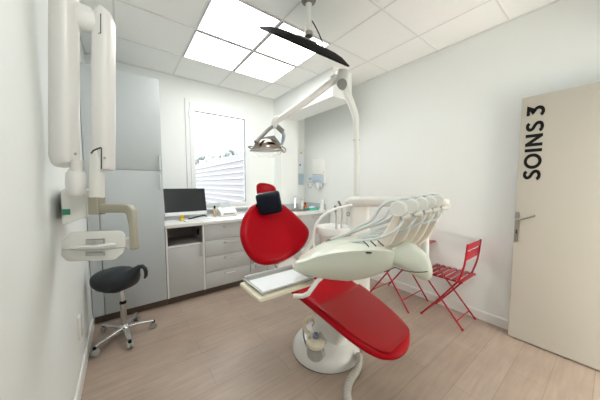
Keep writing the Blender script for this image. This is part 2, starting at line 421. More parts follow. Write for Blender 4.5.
obj('plinth', box(B(), (1.603, FY + .045, 0), (2.2, FY + .06, .08)), 'kick', t, smooth=0)
drawers(2.203, XR - .003, [.08, .35, .62, .868], 'grey drawer unit at the right end of the worktop, behind the cuspidor', .16)

first_on_top = len(C.objects)
t = thing('worktop', 'long white worktop on the grey base units under the window', 'worktop', (1.59, 3.27, .89))
obj('slab', box(B(), (.354, FY - .018, .89), (XR - .002, YB - .002, .93), .004), 'top', t)
obj('splashback', box(B(), (.354, YB - .014, .93), (2.158, YB - .001, .974)), 'splash', t, smooth=0)
obj('splashback', box(B(), (2.16, 3.398, .93), (2.51, 3.409, 1.03)), 'splash', t, smooth=0)
obj('splashback', box(B(), (XR - .014, 3.03, .93), (XR - .001, YB - .002, 1.03)), 'splash', t, smooth=0)
sk = obj('sink', lathe(B(), [(.17, .0), (.175, .004), (.165, .005), (.155, -.0), (.14, -.004), (.03, -.006), (0, -.006)], (2.38, 3.2, .932), seg=32, sx=1.15, sy=.8), 'steel', t)
obj('tap', tube(B(), [(2.40, 3.36, .93), (2.40, 3.36, 1.10), (2.395, 3.35, 1.15), (2.38, 3.30, 1.165), (2.37, 3.24, 1.14)], .012, 10, 5), 'chrome', sk)

# ------------------------------------------------------------------ things on the worktop
t = thing('desktop_monitor', 'all-in-one computer with a dark screen and pale chin on the worktop', 'monitor', (.64, 3.27, .93))
R = Matrix.Rotation(math.radians(-15), 3, 'X')
def mp(x, y, z): return Vector((.645, 3.25, .985)) + R @ Vector((x, y, z))
def mbox(bm, lo, hi, bev=.003):
    c = [(lo[i] + hi[i]) / 2 for i in range(3)]; h = [(hi[i] - lo[i]) / 2 for i in range(3)]
    box(bm, mp(*c) - Vector(h), mp(*c) + Vector(h), bev, 2, R); return bm
obj('housing', mbox(B(), (-.245, 0, -.005), (.245, .028, .345), .006), 'alu', t)
obj('screen', mbox(B(), (-.243, -.004, .04), (.243, 0, .343), .001), 'screen', t, smooth=0)
obj('chin', mbox(B(), (-.243, -.003, -.003), (.243, 0, .04), .001), 'upvc', t, smooth=0)
bm = B(); box(bm, (.55, 3.20, .93), (.74, 3.36, .936), .003); prism(bm, [(.60, 3.30, .936), (.69, 3.30, .936), (.68, 3.285, 1.12), (.61, 3.285, 1.12)], (0, .008, 0))
obj('stand', bm, 'alu', t)

t = thing('computer_keyboard', 'white flat keyboard on the worktop in front of the monitor', 'keyboard', (.72, 3.02, .93))
obj('tray', box(B(), (.57, 2.955, .93), (.98, 3.075, .942), .004), 'white', t)
bm = B()
for r in range(4):
    for k in range(13): box(bm, (.58 + k * .03, 2.962 + r * .027, .941), (.606 + k * .03, 2.986 + r * .027, .946))
o = obj('keycaps', bm, 'paper', t, smooth=0); o['kind'] = 'stuff'
t = thing('yellow_toy', 'small yellow figure-like block on the worktop below the monitor', 'toy', (.555, 3.08, .93))
obj('body', lathe(B(), [(.02, 0), (.026, .008), (.022, .03), (.012, .04)], (.56, 3.12, .93), seg=16), 'yellow', t)
obj('head', lathe(B(), [(.008, .038), (.022, .046), (.024, .06), (.016, .075), (0, .08)], (.56, 3.12, .93), seg=16), 'yellow', t)
obj('pen', tube(B(), [(0, 0, 0)] * 0 + [(.63, 3.10, .953), (.69, 3.13, .956), (.76, 3.16, .965), (.84, 3.19, .967), (.86, 3.17, .96)], .008, 8, 4), 'black', label='curved black cable lying across the worktop beside the keyboard', cat='cable')
t = thing('gel_bottle', 'small amber bottle with black cap on the worktop, left of the white printer', 'bottle', (1.0, 3.28, .93))
obj('bottle_body', lathe(B(), [(.022, 0), (.026, .004), (.026, .09), (.018, .105), (.010, .11)], (1.0, 3.28, .93), seg=20), 'amber', t)
obj('cap', lathe(B(), [(.012, .108), (.014, .112), (.014, .145), (.008, .15)], (1.0, 3.28, .93), seg=16), 'black', t)
t = thing('label_printer', 'small white printer with grey paper sticking up, on the worktop under the window', 'printer', (1.17, 3.3, .93))
bm = B(); prism(bm, [(1.06, 3.2, .93), (1.06, 3.42, .93), (1.06, 3.42, 1.035), (1.06, 3.30, 1.035), (1.06, 3.2, .985)], (.23, 0, 0))
bmesh.ops.bevel(bm, geom=bm.edges[:], offset=.008, segments=2, affect='EDGES'); obj('housing', bm, 'white', t)
obj('slot', box(B(), (1.10, 3.196, .958), (1.25, 3.203, .972), .002), 'grey', t)
bm = B(); prism(bm, [(1.12, 3.38, 1.035), (1.26, 3.38, 1.035), (1.26, 3.43, 1.11), (1.12, 3.43, 1.11)], (0, .004, 0)); obj('paper', bm, 'splash', t, smooth=0)
t = thing('soap_bottle', 'white spray bottle standing by the tap at the sink', 'bottle', (2.52, 3.3, .93))
obj('bottle_body', lathe(B(), [(.022, 0), (.026, .004), (.026, .12), (.013, .15), (.011, .17)], (2.52, 3.3, .93), seg=20), 'white', t)
bm = B(); box(bm, (2.505, 3.26, 1.10), (2.535, 3.315, 1.125), .005); obj('nozzle', bm, 'white', t)
t = thing('orange_bottle', 'small orange bottle with a red cap standing behind the green box', 'bottle', (2.62, 3.36, .93))
obj('bottle_body', lathe(B(), [(.034, 0), (.038, .005), (.038, .05), (.024, .075), (.014, .08)], (2.62, 3.34, .93), seg=20), 'orange', t)
obj('cap', lathe(B(), [(.016, .078), (.022, .082), (.022, .11), (.012, .115)], (2.62, 3.34, .93), seg=16), 'redmetal', t)
t = thing('glove_box', 'low green and white carton lying on the worktop right of the sink', 'box', (2.6, 3.1, .93))
obj('carton', box(B(), (2.50, 3.06, .93), (2.70, 3.19, .975), .003), 'teal', t)
obj('tissue', lathe(B(), [(.05, 0), (.04, .012), (.018, .02), (0, .022)], (2.6, 3.125, .974), seg=14, sx=1.3, sy=.7), 'paper', t)
t = thing('cup_dispenser', 'tall slim white cup dispenser at the right end of the worktop', 'dispenser', (2.70, 3.0, .93))
obj('tube', lathe(B(), [(.034, 0), (.036, .004), (.036, .17), (.030, .178)], (2.71, 2.99, .93), seg=20), 'white', t)
obj('foot', lathe(B(), [(.046, 0), (.046, .01), (.036, .014)], (2.71, 2.99, .93), seg=20), 'white', t)

for o in list(C.objects)[first_on_top:]:
    if not o.parent: o.location.z -= .02

# ------------------------------------------------------------------ on the right wall and in the recess
t = thing('paper_towel_dispenser', 'white wall-mounted paper towel dispenser with pale blue window above the sink', 'dispenser', (2.78, 3.18, 1.33))
bm = box(B(), (2.745, 3.04, 1.515), (2.829, 3.315, 1.79), .018, 3); obj('cover', bm, 'white', t)
obj('window_strip', box(B(), (2.748, 3.05, 1.385), (2.80, 3.31, 1.512), .010, 2), 'bluewin', t)
obj('housing', box(B(), (2.79, 3.03, 1.36), (2.829, 3.325, 1.78), .008, 2), 'white', t)
obj('lock', lathe(B(), [(.008, 0), (.008, .004), (0, .005)], (2.79, 3.04, 1.56), axis=(0, -1, 0), seg=12), 'grey', t)
bm = B()
rs = [[(2.765 + .02 * math.sin(k * .9), 3.08 + .19 * k / 8, 1.385), (2.80, 3.08 + .19 * k / 8, 1.385), (2.80, 3.1 + .14 * k / 8, 1.30 + .03 * math.sin(k)), (2.775, 3.1 + .14 * k / 8, 1.29 + .03 * math.sin(k))] for k in range(9)]
rings(bm, [[Vector(p) for p in r] for r in rs]); obj('towel', bm, 'paper', t)
t = thing('handwashing_sticker', 'round hand-washing diagram of small grey marks on the wall left of the towel dispenser', 'sign', (2.829, 3.45, 1.34))
for k in range(8):
    a = k * PI / 4; obj('mark', lathe(B(), [(.011, 0), (.011, .002)], (2.829, 3.455 + .062 * math.cos(a), 1.34 + .062 * math.sin(a)), (-1, 0, 0), 10), 'ink', t, smooth=0)
obj('heading', box(B(), (2.826, 3.41, 1.43), (2.829, 3.50, 1.475)), 'poster', t, smooth=0)
t = thing('wall_notice', 'narrow printed notice with a blue block on the recessed wall behind the pier', 'sign', (2.72, 3.626, 1.33))
obj('sheet', box(B(), (2.67, 3.625, 1.33), (2.81, 3.629, 2.0)), 'paper', t, smooth=0)
obj('blue_block', box(B(), (2.68, 3.623, 1.34), (2.80, 3.625, 1.55)), 'poster', t, smooth=0)
obj('yellow_spot', lathe(B(), [(.02, 0), (.02, .002)], (2.74, 3.625, 1.94), (0, -1, 0), 12), 'yellow', t, smooth=0)
obj('icon', box(B(), (2.70, 3.623, 1.70), (2.74, 3.625, 1.73)), 'ink', t, smooth=0)
t = thing('wall_socket', 'white electrical socket low on the left wall', 'socket', (XL, 2.16, .36))
obj('plate', box(B(), (XL, 2.12, .30), (XL + .014, 2.20, .46), .004), 'white', t)
obj('socket_well', lathe(B(), [(.02, 0), (.02, .003), (0, .003)], (XL + .0125, 2.16, .38), (1, 0, 0), 16), 'lgrey', t)

# ================================================================== SADDLE STOOL
t = thing('saddle_stool', 'dark grey saddle stool on chrome five-star castor base in front of the tall cupboard', 'stool', (-.035, 2.55, 0))
sx, sy = -.035, 2.555
D = 2.03
sec = [(93.6, 278.5, 1.2, .02, 0), (95.5, 278.3, 4.5, .06, 0), (100, 278.5, 7.8, .10, 0), (107, 279, 10.2, .13, 0), (115, 279, 11, .15, 0), (122.5, 279, 11, .15, 0), (129, 277.3, 9.6, .12, 0), (133.5, 273.6, 6.2, .08, .3), (136.8, 269.4, 3.6, .05, .8), (139.4, 266.9, 2.5, .035, 1), (142.3, 266.2, 2.0, .03, 1), (144.8, 268.2, 1.8, .03, 1), (146.0, 271.8, 1.7, .03, 1), (145.9, 275.6, 1.6, .03, 1), (144.4, 278.6, .8, .02, 1)]
bm = B(); P = [at(u, v, D) for u, v, h, w, tl in sec]; rs = []
for i, (u, v, h, w, tl) in enumerate(sec):
    FD = (F0 + (ray(140, 272).normalized() - F0) * tl).normalized(); T = (P[min(i + 1, len(P) - 1)] - P[max(i - 1, 0)]).normalized(); nn = T.cross(FD).normalized(); hh = h * D / FPX
    rs.append([P[i] + nn * y + FD * x for x, y in (sq(w, hh, k, 24, .8) for k in range(24))])
rings(bm, rs)
o = obj('seat', bm, 'stool', t, smooth=80)
obj('gas_lift', tube(B(), [(sx, sy, .30), (sx, sy, .47)], .014, 14), 'chrome', t)
obj('collar', lathe(B(), [(.024, .305), (.026, .31), (.026, .322), (.016, .328)], (sx, sy, 0), seg=20), 'black', t)
obj('column', lathe(B(), [(.023, .06), (.024, .10), (.0225, .305)], (sx, sy, 0), seg=20), 'steel', t)
obj('hub', lathe(B(), [(.03, .062), (.042, .07), (.04, .10), (.028, .12)], (sx, sy, 0), seg=20), 'chrome', t)
ends = [(-.225, 2.40), (.0, 2.335), (.185, 2.55), (.065, 2.80), (-.185, 2.745)]
for ex, ey in ends:
    e = Vector((ex, ey, 0)); c = Vector((sx, sy, 0)); dd = (e - c).normalized()
    lg = obj('leg', beam(B(), [c + dd * .03 + ZZ * .085, c + dd * .12 + ZZ * .084, e + ZZ * .072 - dd * .0], [(.022, .016), (.019, .013), (.014, .008)], ZZ), 'chrome', t)
    side = Vector((-dd.y, dd.x, 0))
    w = e
    cs = obj('caster', lathe(B(), [(.012, -.022), (.026, -.021), (.028, -.015), (.028, -.005), (.018, -.004), (.018, .004), (.028, .005), (.028, .015), (.026, .021), (.012, .022)], w + ZZ * .0285, side, 20), 'caster', lg)
    bm = B(); box(bm, w + Vector((-.012, -.012, .05)), w + Vector((.012, .012, .074)), .004); obj('fork', bm, 'black', lg)

# ================================================================== X-RAY UNIT on the left wall
t = thing('xray_unit', 'ivory wall-mounted dental x-ray machine with folded scissor arm on the left wall', 'x-ray machine', (XL, 1.7, 1.05))
bm = B()
pl = [(XL, 1.98), (XL, 1.955), (-.238, 1.60), (-.145, 1.60), (-.122, 1.63), (-.122, 1.98)]
prism(bm, [(x, y, 1.325) for x, y in pl], (0, 0, -.17))
# sloping underside: front lower edge raised
for v in bm.verts:
    if v.co.z < 1.2 and v.co.x > -.2: v.co.z += .03 if v.co.x < -.13 else .055
bmesh.ops.bevel(bm, geom=bm.edges[:], offset=.006, segments=2, affect='EDGES')
wb = obj('wall_box', bm, 'ivory2', t, smooth=40)
q = on_plane(66.3, 212, Vector((0, 1.598, 0)), Vector((0, 1, 0)))
bm = box(B(), q + Vector((-.014, -.003, -.014)), q + Vector((.014, .004, .014))); obj('green_label', bm, 'green', wb, smooth=0, label='small green sticker')
pa = [at(76, 194, 1.13), at(76, 187, 1.13), at(76, 175, 1.12), at(77, 163, 1.12)]
obj('shoulder_joint', beam(B(), [at(76, 196, 1.13), at(76, 192, 1.13), at(76, 184, 1.13), at(76, 174, 1.13), at(76.5, 170, 1.13)], [(.020, .024), (.030, .032), (.035, .035), (.033, .034), (.026, .026)], F0, 24, .75), 'ivory', t)
obj('joint_neck', tube(B(), [at(76.5, 172, 1.125), at(77, 160, 1.12)], .024, 20), 'ivory', t)
DA = 1.11
obj('lower_arm', beam(B(), [at(66.5, 165, DA), at(65.5, 162, DA), at(64.7, 157, DA), at(64.5, 100, DA), at(64.5, 30, DA), at(64.5, -22, DA)], [(.034, .036), (.042, .042), (.047, .046), (.047, .046), (.047, .046), (.047, .046)], F0, 32, .62), 'ivory', t, smooth=50)
obj('elbow_joint', beam(B(), [at(66, 14, 1.13), at(80, 17, 1.15), at(92, 21, 1.17), at(97, 23, 1.19)], [(.05, .034), (.062, .038), (.058, .036), (.048, .030)], F0, 24, .8), 'ivory', t, smooth=50)
DB = 1.2
ua = obj('upper_arm', beam(B(), [at(103.5, 170, DB), at(103.5, 168, DB), at(103.7, 100, DB), at(104, 40, DB), at(104, 22, DB), at(102, 13, DB), at(100, 9.5, DB)], [(.040, .04), (.042, .042), (.0425, .042), (.0425, .042), (.0415, .042), (.034, .034), (.02, .02)], F0, 32, .62), 'ivory', t, smooth=50)
bm = B(); tube(bm, [at(93, 33.5, 1.165), at(100.5, 33.5, 1.16)], .0035, 6); tube(bm, [at(100.8, 14, 1.16), at(100.8, 33.5, 1.16)], .003, 6); obj('seam', bm, 'gap', ua)
obj('seam', tube(B(), [at(101.5, 148, 1.16), at(101.5, 169, 1.16)], .003, 6), 'gap', ua)
for u, v in ((105, 158), (76, 154)):
    q = at(u, v, 1.158 if u > 90 else 1.064); obj('screw', lathe(B(), [(.006, 0), (.006, .004), (.003, .005)], q, -F0, 12), 'lgrey', ua)
obj('wrist_joint', beam(B(), [at(92.5, 153, 1.17), at(95.5, 151.5, 1.17), at(97, 160, 1.17), at(97, 178, 1.175), at(97, 197.5, 1.18)], [(.010, .02), (.020, .024), (.025, .026), (.026, .026), (.027, .026)], F0, 24, .6), 'ivory2', t, smooth=50)
obj('joint_slot', tube(B(), [at(91, 153.5, 1.13), at(93.5, 150.5, 1.132), at(98, 148.5, 1.134), at(101.5, 147.5, 1.14)], .004, 8), 'gap', t)
DY = 1.2
yk = obj('yoke', beam(B(), [at(97, 197.4, DY - .02), at(97, 205, DY - .02), at(97.0, 214.3, DY - .02)], [(.0265, .026), (.0265, .026), (.026, .026)], F0, 20, .35), 'taupe', t)
pts = [at(96, 208.2, DY - .02), at(110, 208.2, DY - .02), at(124, 208.2, DY - .03), at(129, 209, DY - .03), at(132, 213, DY - .04), at(133.3, 225, DY - .06), at(134.3, 240, DY - .08), at(134.5, 249, DY - .09)]
obj('yoke_arm', beam(B(), pts, [(.022, .02), (.022, .02), (.022, .02), (.022, .02), (.020, .018), (.014, .015), (.015, .015), (.014, .015)], F0, 20, .4), 'taupe', yk)
# tube head: faceted capsule
DH = 1.12
prof = [(61.3, 242), (65, 237), (70, 232.6), (74, 231.8), (118, 230.4), (122.5, 231.5), (125.6, 235), (126.3, 240), (126, 246), (123.5, 253), (116, 259.3), (112, 260), (70, 261.6), (66.5, 260.6), (61.3, 255.5)]
bm = B(); cc = at(95, 246, DH); rs = []
HV = (cc - EYE).normalized()
for s, dd in ((.75, -.012), (.972, -.010), (1, 0), (.975, .07), (.90, .10), (.6, .115)):
    rs.append([cc + (at(u, v, DH) - cc) * s + HV * dd for u, v in prof])
rings(bm, rs); bmesh.ops.bevel(bm, geom=[e for e in bm.edges if e.calc_face_angle(0) > .3], offset=.006, segments=2, affect='EDGES')
hd = obj('tube_head', bm, 'ivory2', t, smooth=50)
obj('grip_bar', beam(B(), [at(72, 247.6, 1.108), at(77, 247.4, 1.09), at(95, 246.6, 1.085), at(111, 244.2, 1.09), at(115, 243.8, 1.108)], (.006, .007), F0, 12, .7), 'white', hd)
bm = B(); box(bm, at(86, 218.4, 1.103) - Vector((0, 0, .006)), at(86, 218.4, 1.103) + Vector((.002, .002, .006)))
for v0, v1 in ((238.6, 244.6), (251.6, 256.2)):
    bm2 = B(); c4 = [at(85.5, v0 + .6, 1.103), at(103.5, v0, 1.103), at(103.5, v1 - .6, 1.103), at(85.5, v1, 1.103)]
    prism(bm2, c4, F0 * .006); obj('control_panel', bm2, 'lgrey', hd, smooth=0)
    bm3 = B(); prism(bm3, [at(86, v0 + .9, 1.1025), at(103, v0 + .4, 1.1025), at(103, v0 + 1.1, 1.1025), at(86, v0 + 1.5, 1.1025)], F0 * .003); obj('display', bm3, 'grey', hd, smooth=0)
bm.free()
obj('seam', tube(B(), [at(62.6, 249.6, 1.112), at(95, 249.8, 1.108), at(125, 247.3, 1.112)], .0022, 6), 'lgrey', hd)
cyl = obj('swivel', tube(B(), [at(124.5, 243.2, 1.15), at(130.5, 243, 1.14)], .027, 20), 'ivory2', hd)

# ================================================================== DENTAL CHAIR
BC = Vector((1.295, 1.375, 0))
t = thing('dental_chair', 'red dental patient chair with raised backrest on round white pedestal, centre of the room', 'dental chair', BC)
obj('base', lathe(B(), [(.262, 0), (.272, .006), (.27, .03), (.255, .065), (.225, .098), (.18, .122), (.12, .14), (.05, .147), (0, .148)], BC, seg=48, sx=1.0, sy=1.02), 'white', t, smooth=60)
obj('base_foot_ring', lathe(B(), [(.266, 0), (.274, .001), (.2735, .006), (.268, .007)], BC, seg=48), 'gap', t)
obj('lift_column', beam(B(), [BC + Vector((.05, -.02, .10)), BC + Vector((.04, -.04, .2)), BC + Vector((-.02, -.10, .34)), BC + Vector((-.04, -.13, .44))], [(.13, .16), (.11, .15), (.10, .16), (.13, .22)], Vector((0, 1, 0)), 24, .5), 'white', t, smooth=50)
bb = math.radians(4)
AX = Vector((-math.sin(bb), math.cos(bb), 0)); WX = Vector((math.cos(bb), math.sin(bb), 0))
SL = (AX + ZZ * .2).normalized(); SN = WX.cross(SL); SO = Vector((1.15, 1.0, .52))
px = [(300, 297), (325, 317.5), (348, 336.5), (365, 348.5), (378, 355.5), (388, 358), (400, 356.5), (408, 349), (410.5, 338), (408.5, 330), (395, 315), (375, 298), (361, 287)]
loop = []
for u, v in px:
    q = on_plane(u, v, SO - SN * .02, SN) - SO; loop.append((q.dot(WX), q.dot(SL)))
rx = loop[-1][0] + .005; lx = loop[0][0]
loop += [(rx, .35), (rx - .01, .58), ((rx + lx) / 2 + .10, .62), ((rx + lx) / 2 - .1, .62), (lx + .0, .56), (lx - .005, .42)]
lp = [(p.x, p.y) for p in smooth_loop(loop, 5)]
st = obj('seat', pad(B(), lp, SO, WX, SL, [(.02, .006), (.5, .006), (.8, .004), (.9, -.001), (.965, -.010), (.995, -.021), (1, -.030), (.985, -.042), (.95, -.052), (.88, -.058), (.5, -.06), (.02, -.06)]), 'red', t, smooth=80)
# clear protective film over the foot end of the leg rest
cen = sum((Vector(p) for p in lp), Vector((0, 0))) / len(lp)
fl = [p for p in loop[:13]]
film = [(x, min(y, .19)) for x, y in lp if -.34 < y < .2]
film2 = []
for p in film:
    film2.append(p)
obj('foot_cover', pad(B(), film2, SO, WX, SL, [(.02, .0085), (.5, .0085), (.8, .0080), (.93, .0065), (.95, .004), (.9, .003), (.02, .003)]), 'film', st, smooth=60, label='clear plastic protector over the leg rest')
obj('seat_underframe', pad(B(), lp, SO - SN * .048, WX, SL, [(.02, 0), (.84, 0), (.86, -.008), (.8, -.03), (.6, -.05), (.02, -.06)]), 'ivory2', t, smooth=60)
# backrest
th = math.radians(27); BL = Vector((0, math.sin(th), math.cos(th))); BW = Vector((1, 0, 0)); BN = BW.cross(BL); BO = Vector((1.065, 1.755, .95))
px = [(260, 203.6), (253.5, 204.2), (249.5, 207.6), (243.7, 217), (240.7, 232), (243.5, 245), (250.5, 257), (258.5, 263), (269, 264.7), (283, 261.2), (296, 254), (305.5, 244.5), (309.3, 235.6), (307.8, 228), (298, 217), (288, 208.3), (283, 204.6), (277, 203.6)]
loop = []
for u, v in px:
    q = on_plane(u, v, BO, BN) - BO; loop.append((q.dot(BW), q.dot(BL)))
lp = [(p.x, p.y) for p in smooth_loop(loop, 5)]
br = obj('backrest', pad(B(), lp, BO, BW, BL, [(.02, .018), (.4, .02), (.7, .026), (.84, .028), (.92, .022), (.975, .009), (1, -.010), (.992, -.03), (.96, -.045), (.8, -.05), (.02, -.05)]), 'red', t, smooth=80)
obj('backrest_shell', pad(B(), lp, BO - BN * .045, BW, BL, [(.02, 0), (.93, 0), (.95, -.006), (.9, -.03), (.6, -.055), (.02, -.065)]), 'ivory', br, smooth=60)
obj('backrest_hinge', beam(B(), [BO - BL * .16 - BN * .09, Vector((1.09, 1.62, .66)), Vector((1.13, 1.52, .56))], (.09, .03), Vector((1, 0, 0)).cross(Vector((0, 0, 1))), 16, .5), 'ivory', t)
# headrest
hr = thing.__call__ if False else None
q = at(265.5, 192, 2.24)
R = Matrix.Rotation(-YAW, 3, 'Z') @ Matrix.Rotation(math.radians(12), 3, 'Y')
def tilted(bm, c, size, R, bev, seg=4, pts=None):
    h = Vector(size) / 2; r = bmesh.ops.create_cube(bm, size=1, matrix=Matrix.Translation(c) @ R.to_4x4() @ Matrix.Diagonal((*size, 1)))
    bmesh.ops.bevel(bm, geom=bm.edges[:], offset=bev, segments=seg, affect='EDGES'); return bm
hU = R @ Vector((1, 0, 0)); hV = (R @ Vector((0, .25, .97))).normalized()
q = at(266.5, 190.8, 2.24); hN = hU.cross(hV)
lp2 = [(p.x, p.y) for p in smooth_loop([((on_plane(u, v, q, hN) - q).dot(hU), (on_plane(u, v, q, hN) - q).dot(hV)) for u, v in ((256.2, 187), (257.6, 183.9), (262, 182.8), (269, 183.8), (274.3, 186.3), (276.3, 191), (275, 202), (258, 202), (256.6, 194))], 6)]
hdr = obj('headrest', pad(B(), lp2, q, hU, hV, [(.02, .042), (.5, .042), (.8, .036), (.93, .022), (1, 0), (.97, -.025), (.85, -.036), (.02, -.04)]), 'red', t, smooth=80)
cu = (RT * .985 + ZZ * .17).normalized(); cn = (F0 * .96 + ZZ * .28).normalized(); cc = at(269.3, 203, 1.985)
bm = beam(B(), [cc + cu * x for x in (-.099, -.094, -.08, 0, .08, .094, .099)], [(.022, .07), (.036, .086), (.043, .092), (.046, .094), (.043, .092), (.036, .086), (.022, .07)], cu.cross(cn), 28, .55)
obj('neck_cushion', bm, 'navy', t, smooth=60)
bm = B(); tube(bm, [at(259.5, 205, 1.97), at(257, 205, 1.98)], .018, 14); obj('cushion_knob', bm, 'black', t)
obj('headrest_bar', tube(B(), [q - hV * .03 - BN * .05, BO + BL * .18 - BN * .06], .02, 10), 'steel', t)
# armrest bracket on the far side
ar = obj('armrest', beam(B(), [at(304, 258, 2.0), at(307, 250, 2.0), at(311, 243, 2.0), at(313.5, 236, 2.02)], [(.03, .02), (.022, .02), (.016, .02), (.012, .018)], F0, 14, .6), 'ivory2', t)
obj('armrest_pad', beam(B(), [at(299, 259, 1.98), at(306, 256, 1.98), at(322, 254, 2.0), at(328, 256, 2.0)], [(.012, .03), (.024, .04), (.024, .04), (.012, .03)], F0, 14, .6), 'whip', t)

# foot-end valve on the base
g = Vector((1.105, 1.315, .0))
t = thing('suction_valve', 'small ivory and grey valve with blue button sitting on the white chair base', 'valve', g + ZZ * .08)
gz = lambda u, v, d=1.62: at(u, v, d)
GD = 1.63
obj('body', lathe(B(), [(.045, -.05), (.060, -.045), (.062, -.015), (.056, .012), (.03, .02)], at(315.5, 349, GD), (-.25, -.25, 1), 20), 'lgrey', t)
obj('collar', lathe(B(), [(.058, -.012), (.066, -.004), (.062, .02), (.046, .036), (.03, .04)], at(315.5, 341.5, GD), (-.2, -.25, 1), 20), 'cream', t)
for u, v in ((308.5, 341), (322.5, 338)):
    bm = B(); tilted(bm, at(u, v, GD), (.018, .05, .075), Matrix.Rotation(-YAW, 3, 'Z') @ Matrix.Rotation(math.radians(18 if u < 315 else -28), 3, 'Y'), .006, 2); obj('lever', bm, 'lgrey', t)
obj('button', lathe(B(), [(.0, -.01), (.021, -.008), (.022, .006), (.018, .016), (.008, .02), (0, .02)], at(315.8, 336, GD - .02), (-.2, -.35, 1), 20), 'bluelens', t)
obj('spigot', tube(B(), [at(319, 347, GD - .03), at(322, 351, GD - .05), at(324.5, 356, GD - .06)], [.009, .008, .010], 10, 4), 'lgrey', t)
obj('hose', tube(B(), [at(309, 333, GD + .02), at(305.5, 330, GD + .03), at(304.5, 323, GD + .04), at(308, 318.5, GD + .05), at(312, 318, GD + .05)], .014, 10, 5), 'cream', t)
obj('hose', tube(B(), [at(306, 345, GD + .04), at(303.5, 335, GD + .04), at(303.8, 325, GD + .05), at(306.5, 320, GD + .06), at(310, 319, GD + .06), at(314, 322, GD + .05), at(312, 326, GD + .04)], .006, 8, 5), 'steel', t)

# corrugated hose from the base
pp = spline([Vector((1.375, 1.10, .075)), Vector((1.345, 1.065, .062)), Vector((1.27, 1.03, .042)), Vector((1.17, 1.005, .034)), Vector((1.09, .955, .034)), Vector((1.035, .885, .034)), Vector((1.0, .78, .034)), Vector((.99, .62, .034))], 22)
bm = B(); rr = [.0215 if k % 6 < 3 else .0265 for k in range(len(pp))]
tube(bm, pp, rr, 14)
hz = obj('corrugated_hose', bm, 'hose2', smooth=60, label='grey corrugated hose running over the floor from the chair base', cat='hose')
t = thing('foot_pedal', 'pale foot pedal on the floor in front of the red leg rest', 'pedal', (1.2, .72, 0))
obj('base', lathe(B(), [(.07, 0), (.075, .004), (.07, .02), (.05, .028), (0, .03)], (1.2, .73, 0), seg=28), 'mint', t)
obj('treadle', lathe(B(), [(.045, .028), (.05, .032), (.045, .042), (0, .046)], (1.2, .73, 0), seg=28), 'lgrey', t)

# ================================================================== DENTAL UNIT: column, arm, instrument console
t = thing('dental_unit', 'ivory dental delivery unit with pale green instrument console, column, cuspidor and arm', 'dental unit', (1.72, 1.43, 0))
cx, cy = 1.715, 1.405
bm = B(); beam(bm, [(cx, cy, 0.0), (cx, cy, .6), (cx, cy, 1.195)], [(.105, .115), (.10, .11), (.095, .105)], Vector((.6, .8, 0)), 24, .4)
col = obj('column', bm, 'ivory2', t)
q = at(348.3, 214, 2.03)
bm = B()
ring = [[q + RT * ((.012 + .004 * math.cos(b * PI / 3)) * math.cos(a * PI / 8)) + ZZ * ((.016 + .004 * math.cos(b * PI / 3)) * math.sin(a * PI / 8)) - F0 * (.003 * math.sin(b * PI / 3)) for b in range(6)] for a in range(16)]
rings(bm, ring, closed=True); obj('emblem', bm, 'ink', col)
arm = obj('support_arm', beam(B(), [at(348, 206, 2.13), at(349, 203, 2.13), at(352, 201.4, 2.12), at(375, 201.4, 2.03), at(410, 201.6, 1.9), at(440, 202, 1.72), at(446, 202.6, 1.68), at(448, 204, 1.67)], [(.06, .05), (.085, .044), (.09, .046), (.08, .044), (.07, .04), (.05, .036), (.035, .026), (.012, .01)], ZZ, 24, .6), 'ivory2', t)
obj('arm_end_stub', tube(B(), [at(440, 204.5, 1.62), at(450, 207, 1.58)], .018, 12), 'whip', arm)
obj('drop_post', tube(B(), [at(423.5, 204, 1.66), at(424, 225, 1.63), at(424, 262, 1.56)], .031, 20), 'ivory2', t)
# console shell: boat-like body hanging over the seat
sec = [(294.4, 262.4, 264, 271, .012, 1.36), (297, 261.3, 263.4, 273, .03, 1.36), (305, 257.5, 260.8, 277, .07, 1.35), (316, 250.5, 256.2, 280.5, .10, 1.34), (330, 245.2, 252.6, 284, .13, 1.33), (345, 242.8, 250.3, 286.2, .15, 1.32), (362, 241.6, 249.2, 283.5, .155, 1.31), (376, 243.5, 249.5, 277.8, .15, 1.31), (384, 245.6, 250.6, 274, .13, 1.33), (390, 247.5, 251.5, 270, .09, 1.36)]
bm = B(); rs = []
for u, v0, v1, v2, w, d in sec:
    df = d - w * .9
    zt, zr, zb = (at(u, v, df).z for v in (v0, v1, v2)); zt = at(u, v0, d - w * .35).z
    c = at(u, 262, d); c.z = 0
    pf = [(-.98, zr - (zr - zb) * .12), (-1.0, zr - .004), (-.96, zr + (zt - zr) * .25), (-.5, zr + (zt - zr) * .92), (-.3, zt), (.3, zt), (.7, zt - .01), (.95, zr), (1, zr - (zr - zb) * .4), (.75, zb + (zr - zb) * .25), (.2, zb + (zr - zb) * .06), (-.35, zb), (-.6, zb + (zr - zb) * .04), (-.86, zb + (zr - zb) * .4)]
    lp_ = smooth_loop([(x * w, z) for x, z in pf], 4)
    # measured silhouette belongs to the near face: keep the lateral offset there
    rs.append([Vector((c.x, c.y, 0)) + F0 * p.x + ZZ * p.y for p in lp_])
rings(bm, rs)
con = obj('console_shell', bm, 'mint', t, smooth=60)
